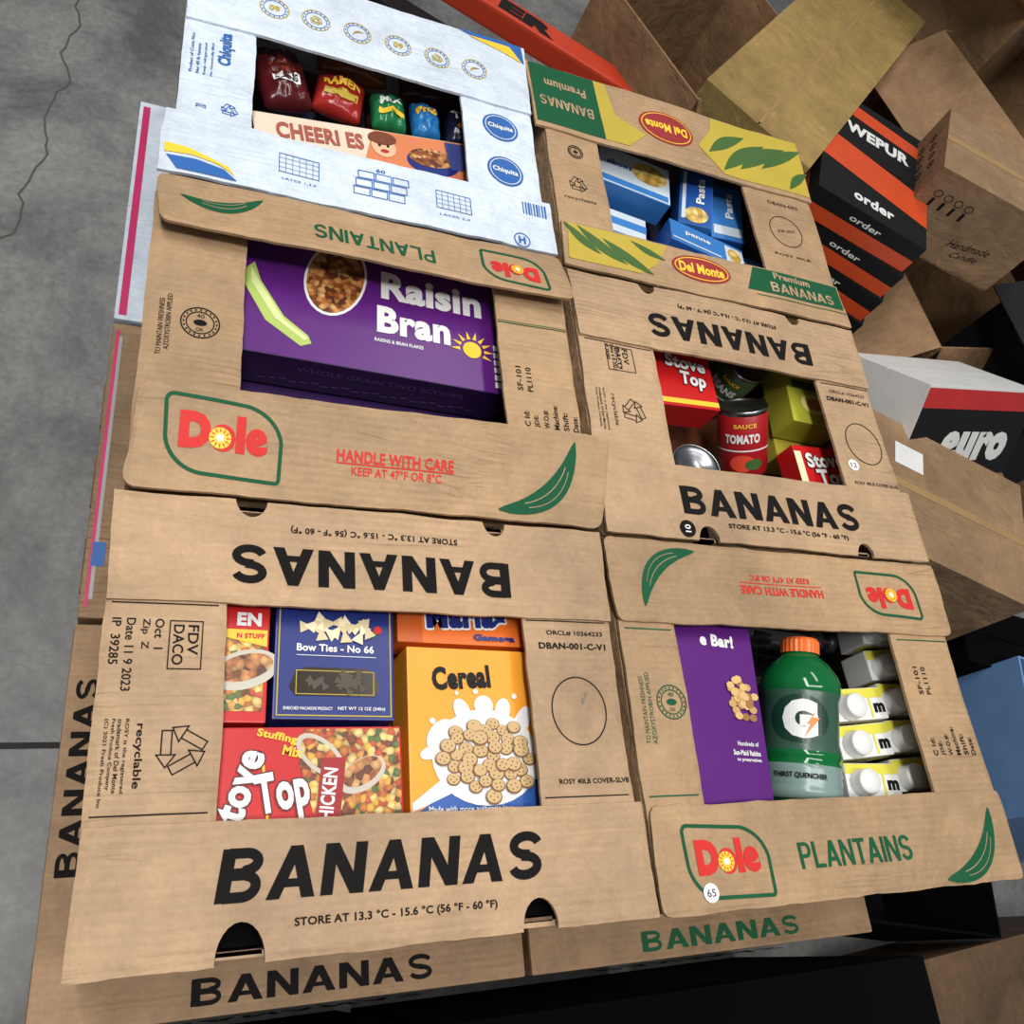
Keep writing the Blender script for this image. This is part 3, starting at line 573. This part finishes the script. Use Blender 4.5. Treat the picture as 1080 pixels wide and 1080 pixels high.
# E contents
S=item('stuffing_mix_box',.596,.722,.612,.735,-.045,.05,SRED,2); 
S.otext('Stove',.083,.072,.066,.022,WHITE,DRED,-6,.04,2); S.otext('Top',.090,.043,.042,.028,WHITE,DRED,-6,.04,2)
S.rect(.0,.125,.004,.012,YEL,1); S.done()
can('food_can',(.815,.572,TOP-.132),(-.034,.070,.07),.036,.106,P(160,26,32,.35),'TOMATO')
can('food_can',(.812,.722,TOP-.168),(0,0,1),.033,.105,P(60,80,50,.35),'BEANS')
can('food_can',(.690,.525,TOP-.155),(-.1,.1,1),.036,.09,P(180,205,215,.35),'SOUP',NAVY)
S=item('broth_carton',.862,.952,.62,.735,-.05,.05,P(172,172,56,.4),-3); S.rect(.01,.08,.06,.075,OLG,1); S.text('BROTH',.045,.088,.06,.014,OLG,0,.05,2); S.ell(.045,.035,.024,.018,P(220,212,120,.4),1); S.ell(.045,.035,.014,.010,P(190,120,50,.4),2); S.done()
S=item('broth_carton',.866,.955,.590,.70,-.104,.05,P(180,168,60,.4),-3); S.done()
S=item('stuffing_mix_box',.842,.962,.47,.580,-.048,.035,SRED,2)
S.otext('Stove',.052,.088,.068,.024,WHITE,DRED,4,.04,2); S.otext('Top',.058,.057,.054,.034,WHITE,DRED,4,.04,2)
S.rect(.0,.012,.01,.10,CREAM,1); S.done()
# F contents
B1=P(56,120,190,.35); B2=P(34,80,156,.35); B3=P(196,208,218,.4)
S=item('macaroni_box',.600,.728,1.005,1.085,-.05,.045,B3,-9,sidemat=B1); S.rect(.004,.124,.004,.016,B1,1); S.ell(.09,.050,.032,.022,NOOD,2); S.text('elbows',.036,.048,.045,.012,B2,0,.03,2); S.done()
S=item('macaroni_box',.745,.800,.960,1.09,-.045,.05,B2,-14,0,-14,sidemat=B1); S.text('Pasta',.034,.08,.06,.014,WHITE,90,.03,2); S.ell(.028,.022,.02,.018,NOOD,2); S.rect(.004,.010,.01,.12,B3,2); S.done()
S=item('macaroni_box',.814,.872,.965,1.09,-.062,.05,B1,-10,0,-10,sidemat=B2); S.text('Pasta',.034,.08,.06,.014,WHITE,90,.03,2); S.rect(.005,.055,.01,.03,B3,2); S.done()
S=item('macaroni_box',.700,.835,.890,.950,-.040,.05,B1,-14,-12,0,sidemat=B2); S.text('penne',.05,.034,.045,.012,WHITE,0,.03,2); S.rect(.100,.133,.006,.052,B3,1); S.ell(.116,.03,.012,.018,NOOD,2); S.rect(.004,.09,.008,.012,B3,2); S.done()
S=item('macaroni_box',.590,.685,.900,.990,-.080,.045,B3,-8,sidemat=B1); S.rect(.0,.095,.060,.075,B1,1); S.rect(.0,.095,.030,.045,B1,1); S.done()
S=item('macaroni_box',.845,.895,.870,.945,-.07,.045,B1,-6); S.rect(.01,.04,.01,.065,B3,1); S.done()
# D contents
S=item('snack_bar_box',.560,.668,.062,.325,-.026,.055,PURP,-4.5); w,d=S.w,S.d
S.text('e Bar!',.058,.212,.046,.015,WHITE,0,.05,2); S.text('Hundreds of',.083,.095,.028,.005,WHITE,0,.02,2); S.text('Sun-Maid Raisins',.080,.085,.036,.006,WHITE,0,.03,2); S.text('no preservatives',.082,.077,.032,.005,WHITE,0,.02,2)
for k in range(40): S.ell(.082+random.gauss(0,.007),.146+random.gauss(0,.013),.0055,.0045,random.choice([P(190,150,90,.5),P(150,105,60,.5),P(205,170,110,.5)]),2+k%5,7)
S.done()
def bottle(loc,axis,r,L,name='sports_drink_bottle'):
    ax=Vector(axis).normalized(); M=Matrix.Translation(loc)@ax.to_track_quat('Z','Y').to_matrix().to_4x4()
    e=empty(name,M=M); k=L/.24
    pr=[(0,0),(.6,.0),(.85,.004),(.97,.012),(1,.02)]
    for i in range(4): z=.026+i*.011; pr+=[(1,z),(.95,z+.005),(1,z+.010)]
    pr+=[(1,.075),(.90,.088),(.90,.15),(1,.160),(1,.172),(.93,.185),(.72,.202),(.5,.213),(.42,.218),(.42,.226)]
    G=P(14,96,48,.10); mk('bottle_body',lathe([(a*r,z*k) for a,z in pr],48),G,e,M,True)
    mk('bottle_label',lathe([(a*r,z*k) for a,z in [(.985,.074),(.99,.076),(.935,.090),(.935,.148),(.99,.158),(.985,.160)]],64),P(52,82,68,.3),e,M,True)
    mk('base_label',lathe([(a*r*1.012,z*k) for a,z in [(.99,.012),(.99,.026),(.965,.031),(1,.036),(.965,.042),(1,.047),(.965,.053),(1,.058)]],64),P(120,142,138,.25),e,M,True)
    cp=bmesh.new(); seg=48; prof=[(.47,.218),(.47,.236),(.44,.240)]; rings=[]
    for a,z in prof: rings.append([cp.verts.new(((a*r+(.0009 if i%2 and z<.237 else 0))*math.cos(2*math.pi*i/seg),(a*r+(.0009 if i%2 and z<.237 else 0))*math.sin(2*math.pi*i/seg),z*k)) for i in range(seg)])
    for a,c in zip(rings,rings[1:]):
        for i in range(seg): cp.faces.new((a[i],a[(i+1)%seg],c[(i+1)%seg],c[i]))
    cp.faces.new(rings[-1]); mk('cap',cp,P(228,108,44,.35),e,M)
    up=M.to_3x3().inverted()@(EYE-Vector(loc)); fa=math.atan2(up.y,up.x)
    S=Sheet(e,lambda x,y,o:((r*.942+o)*math.cos(fa+x/r),(r*.942+o)*math.sin(fa+x/r),y),M,cell=.005)
    S.ell(0,.119*k,.036,.034*k,P(20,56,42,.3),1); S.text('G',0,.119*k,.042,.054*k,WHITE,0,.09,2)
    S.poly([(.008,.112*k),(.020,.134*k),(.014,.121*k),(.023,.121*k),(.005,.094*k),(.012,.112*k)],ORANGE,4)
    S.done()
    S=Sheet(e,lambda x,y,o:((r*1.02+o)*math.cos(fa+x/r),(r*1.02+o)*math.sin(fa+x/r),y),M,cell=.005)
    S.text('THIRST QUENCHER',0,.042*k,.06,.007,INK,0,.03,1); S.done()
bottle((.730,.088,TOP-.068),(.022,.165,.030),.047,.198)
def darkbottle(loc,axis,r,L,c=(24,24,28),name='cola_bottle'):
    ax=Vector(axis).normalized(); M=Matrix.Translation(loc)@ax.to_track_quat('Z','Y').to_matrix().to_4x4()
    e=empty(name,M=M)
    pr=[(0,0),(.8,0),(1,.06)]+[(1 if i%2 else .95,.1+.05*i) for i in range(10)]+[(.9,.68),(.6,.82),(.35,.9),(.35,1)]
    mk('bottle_body',lathe([(a*r,z*L) for a,z in pr],36),P(*c,.08,spec=.8),e,M,True)
    mk('cap',lathe([(r*.4,L*.96),(r*.4,L*1.03),(r*.36,L*1.04)],24),P(30,30,34,.4),e,M,True)
darkbottle((.715,.322,TOP-.105),(1,-.12,.0),.036,.155); darkbottle((.742,.262,TOP-.155),(1,-.0,0),.030,.12); darkbottle((.700,.348,TOP-.052),(1,-.03,0),.022,.16,(50,52,58))
def milk(x,y,z,rot=0):
    M=Matrix.Translation((x,y,TOP+z))@Matrix.Rotation(math.radians(rot),4,'Z')@Matrix.Rotation(math.radians(-6),4,'Y')
    e=empty('milk_carton',M=M); 
    mk('carton',boxbm(-.034,.043,-.020,.020,-.05,0,.002),WHITE,e,M)
    S=Sheet(e,lambda a,b_,o:(a,b_,o),M,cell=0); S.rect(-.033,.042,.007,.019,P(214,206,74,.4),1); S.text('m',.032,-.006,.016,.012,INK,0,.06,1); S.rect(.018,.021,-.018,.007,P(214,206,74,.4),1); S.done()
    S=Sheet(e,lambda a,b_,o:(a,-.02-o,b_),M,cell=0); S.rect(-.03,.04,-.03,-.01,P(214,206,74,.4),1); S.text('MILK',.0,-.02,.04,.012,INK,0,.03,2); S.done()
    M2=M@Matrix.Translation((-.013,-.004,0))
    mk('cap',lathe([(.0165,-.001),(.0165,.002),(.0152,.003),(.0152,.016),(.0140,.018),(0,.0182)],32),P(222,222,220,.35),e,M2,True)
for i,(x,y,z,r) in enumerate([(.922,.262,-.060,3),(.838,.206,-.050,2),(.922,.214,-.056,-3),(.836,.162,-.055,3),(.920,.168,-.057,0),(.838,.116,-.060,-3),(.920,.122,-.065,2),(.836,.070,-.06,0),(.918,.306,-.052,-2)]): milk(x,y,z,r)
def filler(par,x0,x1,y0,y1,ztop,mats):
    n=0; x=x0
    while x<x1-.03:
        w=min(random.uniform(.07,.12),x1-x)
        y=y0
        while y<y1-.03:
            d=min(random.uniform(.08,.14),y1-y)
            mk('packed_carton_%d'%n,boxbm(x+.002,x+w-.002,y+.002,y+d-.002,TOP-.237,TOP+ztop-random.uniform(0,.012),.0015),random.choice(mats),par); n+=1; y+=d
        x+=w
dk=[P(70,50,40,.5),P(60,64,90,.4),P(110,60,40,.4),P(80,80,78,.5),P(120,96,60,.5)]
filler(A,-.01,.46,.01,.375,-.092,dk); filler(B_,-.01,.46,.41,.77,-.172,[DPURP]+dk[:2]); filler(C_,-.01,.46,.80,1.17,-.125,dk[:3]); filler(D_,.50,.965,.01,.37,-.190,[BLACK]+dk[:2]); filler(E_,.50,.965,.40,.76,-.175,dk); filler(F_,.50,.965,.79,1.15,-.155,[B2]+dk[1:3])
# ------------------------------------------------------------------ floor
def concrete():
    m=bpy.data.materials.new('concrete'); m.use_nodes=True; nt=m.node_tree; N=nt.nodes; L=nt.links; B=N['Principled BSDF']
    tc=N.new('ShaderNodeTexCoord'); a=N.new('ShaderNodeTexNoise'); a.inputs['Scale'].default_value=2.2; a.inputs['Detail'].default_value=12; a.inputs['Roughness'].default_value=.72; a.inputs['Distortion'].default_value=.4
    b=N.new('ShaderNodeTexNoise'); b.inputs['Scale'].default_value=55; b.inputs['Detail'].default_value=8; b.inputs['Roughness'].default_value=.7
    L.new(tc.outputs['Object'],a.inputs[0]); L.new(tc.outputs['Object'],b.inputs[0])
    cr=N.new('ShaderNodeValToRGB'); e=cr.color_ramp.elements; e[0].position=.36; e[0].color=srgb((92,92,92)); e[1].position=.66; e[1].color=srgb((152,151,149)); L.new(a.outputs['Fac'],cr.inputs[0])
    mr=N.new('ShaderNodeMapRange'); mr.inputs['From Min'].default_value=.3; mr.inputs['From Max'].default_value=.7; mr.inputs['To Min'].default_value=.72; mr.inputs['To Max'].default_value=1.16; L.new(b.outputs['Fac'],mr.inputs['Value'])
    mx=N.new('ShaderNodeMix'); mx.data_type='RGBA'; mx.blend_type='MULTIPLY'; mx.inputs['Factor'].default_value=1; L.new(cr.outputs[0],mx.inputs['A']); L.new(mr.outputs[0],mx.inputs['B']); L.new(mx.outputs['Result'],B.inputs['Base Color'])
    B.inputs['Roughness'].default_value=.45; bp=N.new('ShaderNodeBump'); bp.inputs['Strength'].default_value=.25; L.new(b.outputs['Fac'],bp.inputs['Height']); L.new(bp.outputs[0],B.inputs['Normal'])
    return m
fl=mk('floor',boxbm(-4,9,-4,9,-.1,0),concrete())
S=Sheet(fl,lambda x,y,o:(x,y,o+.0005),name='floor_crack',cell=0)
pts=[];x,y=-.285,2.6
while y>1.1: pts.append((x,y)); y-=.025; x+=random.gauss(-.004,.008)
S.outline(pts,.005,P(84,82,80,.8),1,False)
S.rect(-4,0.3,.380,.392,P(48,48,50,.8),1)
S.done()
# ------------------------------------------------------------------ background clutter
def carton(name,loc,size,rot=0,tx=0,ty=0,mat=BROWN,open_=None,flaps=()):
    w,d,h=size; M=Matrix.Translation(loc)@Matrix.Rotation(math.radians(rot),4,'Z')@Matrix.Rotation(math.radians(tx),4,'X')@Matrix.Rotation(math.radians(ty),4,'Y')
    e=empty(name,M=M); b=bmesh.new(); t=.005; X=w/2;Y=d/2
    boxbm(-X,X,-Y,-Y+t,0,h,0,b); boxbm(-X,X,Y-t,Y,0,h,0,b); boxbm(-X,-X+t,-Y+t,Y-t,0,h,0,b); boxbm(X-t,X,-Y+t,Y-t,0,h,0,b); boxbm(-X,X,-Y,Y,0,t,0,b)
    if not open_: boxbm(-X,X,-Y,-.0015,h-.001,h+t,.001,b); boxbm(-X,X,.0015,Y,h-.001,h+t,.001,b)
    mk('walls',b,mat,e,M)
    for i,(edge,L,ang) in enumerate(flaps):
        wd=(w if edge in 'fb' else d)
        fb=boxbm(-wd/2+.003,wd/2-.003,0,L,-.002,.002)
        T={'f':(0,-Y,180),'b':(0,Y,0),'l':(-X,0,90),'r':(X,0,-90)}[edge]
        m2=M@Matrix.Translation((T[0],T[1],h))@Matrix.Rotation(math.radians(T[2]),4,'Z')@Matrix.Rotation(math.radians(ang),4,'X')
        mk('flap_%d'%i,fb,mat,e,m2)
    S=Sheet(e,lambda x,y,o:(x,y,h+t+o),M,name='top_print',cell=0); S.M=M; S.e=e; S.w=w;S.d=d;S.h=h
    return S
def face(S,which):
    X=S.w/2;Y=S.d/2
    f={'f':lambda x,y,o:(x,-Y-o,y),'l':lambda x,y,o:(-X-o,-x,y),'r':lambda x,y,o:(X+o,x,y)}[which]
    return Sheet(S.e,f,S.M,name='side_print',cell=0)
TAPE=P(160,130,88,.3); ORR=P(205,76,38,.4)
S=carton('shipping_box',(1.27,2.04,0),(.55,.42,.78),28,mat=BROWN,flaps=[('f',.18,-60),('b',.2,40)],open_=1); S.done()
S=carton('long_cardboard_box',(1.60,2.06,0),(1.10,.32,.82),50,mat=OLIVE); S.rect(-.54,.54,-.004,.004,TAPE); S.done()
f=face(S,'f'); f.rect(-.3,.3,.5,.52,INK); f.done()
S=carton('shipping_box',(2.45,2.75,0),(.9,.6,1.0),35,mat=BROWN,open_=1,flaps=[('f',.25,30),('l',.25,20),('b',.25,60)]); S.done()
S=carton('shipping_box',(2.40,2.15,0),(.5,.5,.86),20,mat=BROWN,open_=1,flaps=[('l',.28,-30),('f',.25,-20)]); S.done()
S=carton('shipping_box',(1.74,1.60,0),(.42,.5,.40),-30,mat=BROWN); S.done()
for k in range(5):
    S=carton('tool_carton',(1.70-.020*k,1.60+.010*k,.406+.083*k),(.32,.44,.076),-34+3*k,mat=BLACK)
    S.poly([(-.159,-.08),(.159,-.14),(.159,-.03),(-.159,.03)],ORR); S.text('WEPUR',.0,.09,.20,.045,WHITE,0,.05); S.text('order',0,-.17,.12,.035,WHITE,0,.04); S.poly([(-.159,.15),(.159,.12),(.159,.17),(-.159,.20)],ORR); S.done()
    f=face(S,'l'); f.rect(-.22,.22,.0,.040,ORR); f.text('TOOLS 12V',0,.056,.16,.018,WHITE,0,.03); f.done(); f=face(S,'f'); f.rect(-.16,.16,.0,.038,ORR); f.text('order',0,.055,.09,.016,WHITE,0,.02); f.done()
S=carton('shipping_box',(2.14,1.58,0),(.5,.5,.60),10,mat=BROWN,open_=1,flaps=[('l',.26,-35),('f',.24,-60)]); S.done()
S=carton('printed_shipping_box',(1.93,1.60,.70),(.34,.24,.24),-24,4,-4,mat=KRAFTX); S.rect(-.17,.17,-.01,.01,TAPE)
S.done(); f=face(S,'l'); 
for i in range(4):
    for j in range(3): f.ring(-.06+.035*i,.19-.045*j,.010,.010,.003,INK,n=12); f.rect(-.065+.035*i,-.055+.035*i,.188-.045*j,.192-.045*j,INK)
f.done(); f=face(S,'f'); f.text('Handmade',.04,.09,.11,.024,INK,14,0,shear=.5); f.text('Candle',.05,.06,.07,.018,INK,14,0,shear=.5)
for i in range(4): f.ring(-.13+.03*i,.18,.010,.010,.002,INK,n=12); f.rect(-.134+.03*i,-.126+.03*i,.14,.165,INK)
f.done()
S=carton('shipping_box',(1.95,1.02,0),(.50,.46,.46),8,mat=BROWN); S.done()
S=carton('shipping_box',(2.36,1.28,0),(.40,.36,.78),8,mat=BLACK,open_=1,flaps=[('l',.12,-20)]); S.done()
S=carton('electronics_carton',(1.82,1.00,.50),(.46,.24,.22),14,-38,6,mat=WHITE); f=face(S,'f'); f.rect(-.229,.229,0,.219,BLACK); f.rect(-.229,.229,.17,.219,P(190,44,44,.4),2); f.text('euro',.04,.075,.28,.08,WHITE,0,.07,2); f.done(); f=face(S,'l'); f.rect(-.119,.119,0,.05,P(190,44,44,.4),1); f.done()
S=carton('shipping_box',(1.67,.76,0),(.46,.34,.66),-20,mat=KRAFTX); S.rect(-.23,.23,-.010,.010,TAPE); S.rect(-.15,-.07,.05,.11,WHITE); S.done()
S=carton('shipping_box',(1.44,1.08,0),(.28,.30,.62),24,mat=BROWN,open_=1,flaps=[('l',.14,-50),('b',.14,40)]); S.done()
S=carton('blue_plastic_crate',(2.10,.24,0),(.42,.36,.52),-12,mat=P(110,150,200,.5),open_=1); S.done()
S=carton('gap_shade_block',(1.50,.20,0),(.74,.54,.34),-10,mat=VOID,open_=1); S.done()  # added black blocks standing in for deep shade right of the stack
S=carton('gap_shade_block',(2.02,.52,0),(.30,.16,.44),-10,mat=VOID); S.done()
S=carton('front_shade_block',(.90,-.37,0),(.90,.50,.56),0,mat=VOID); S.done()  # added black blocks that darken the area below the stack's front edge
S=carton('front_shade_block',(.02,-.37,0),(.80,.50,.56),0,mat=VOID); S.done()
S=carton('shipping_box',(1.90,-.36,0),(.66,.46,.32),4,mat=DARKC); S.rect(-.33,.33,-.02,.02,TAPE); S.done()  # darker board colour carries the shadow this box lies in
S=carton('shipping_box',(2.75,1.45,0),(.6,.6,.70),-15,mat=BROWN,open_=1,flaps=[('l',.2,20)]); S.done()
jk=empty('pallet_jack',(1.0,2.6,0)); JR=P(190,62,38,.4)
M=Matrix.Translation((.98,1.93,.62))@Matrix.Rotation(math.radians(-24),4,'Z')
mk('red_bar',boxbm(-.75,.30,-.035,.035,-.03,.03,.008),JR,jk,M); S=Sheet(jk,lambda x,y,o:(x,y,.03+o),M,cell=0); S.text('LIFTER',-.35,0,.4,.045,BLACK,0,.08); S.done()
mk('post',boxbm(-.05,.05,-.05,.05,0,.58,.01),BLACK,jk,Matrix.Translation((.95,1.94,0))); mk('black_rail',boxbm(-.6,.35,-.03,.03,-.02,.02,.006),BLACK,jk,Matrix.Translation((.93,1.84,.55))@Matrix.Rotation(math.radians(-24),4,'Z'))
# ------------------------------------------------------------------ lights
w=bpy.data.worlds.new('world'); scene.world=w; w.use_nodes=True; w.node_tree.nodes['Background'].inputs[0].default_value=(.93,.97,1,1); w.node_tree.nodes['Background'].inputs[1].default_value=.20
def area(name,loc,sx,sy,p,colr=(1,.98,.95)):
    l=bpy.data.lights.new(name,'AREA'); l.shape='RECTANGLE'; l.size=sx; l.size_y=sy; l.energy=p; l.color=colr
    o=bpy.data.objects.new(name,l); col.objects.link(o); o.location=loc; return o
area('ceiling_light_1',(-.5,.6,4.4),.4,2.8,100); area('ceiling_light_2',(1.6,2.4,4.8),.4,2.8,62); area('ceiling_light_3',(.9,-.6,4.4),2.6,.4,64)
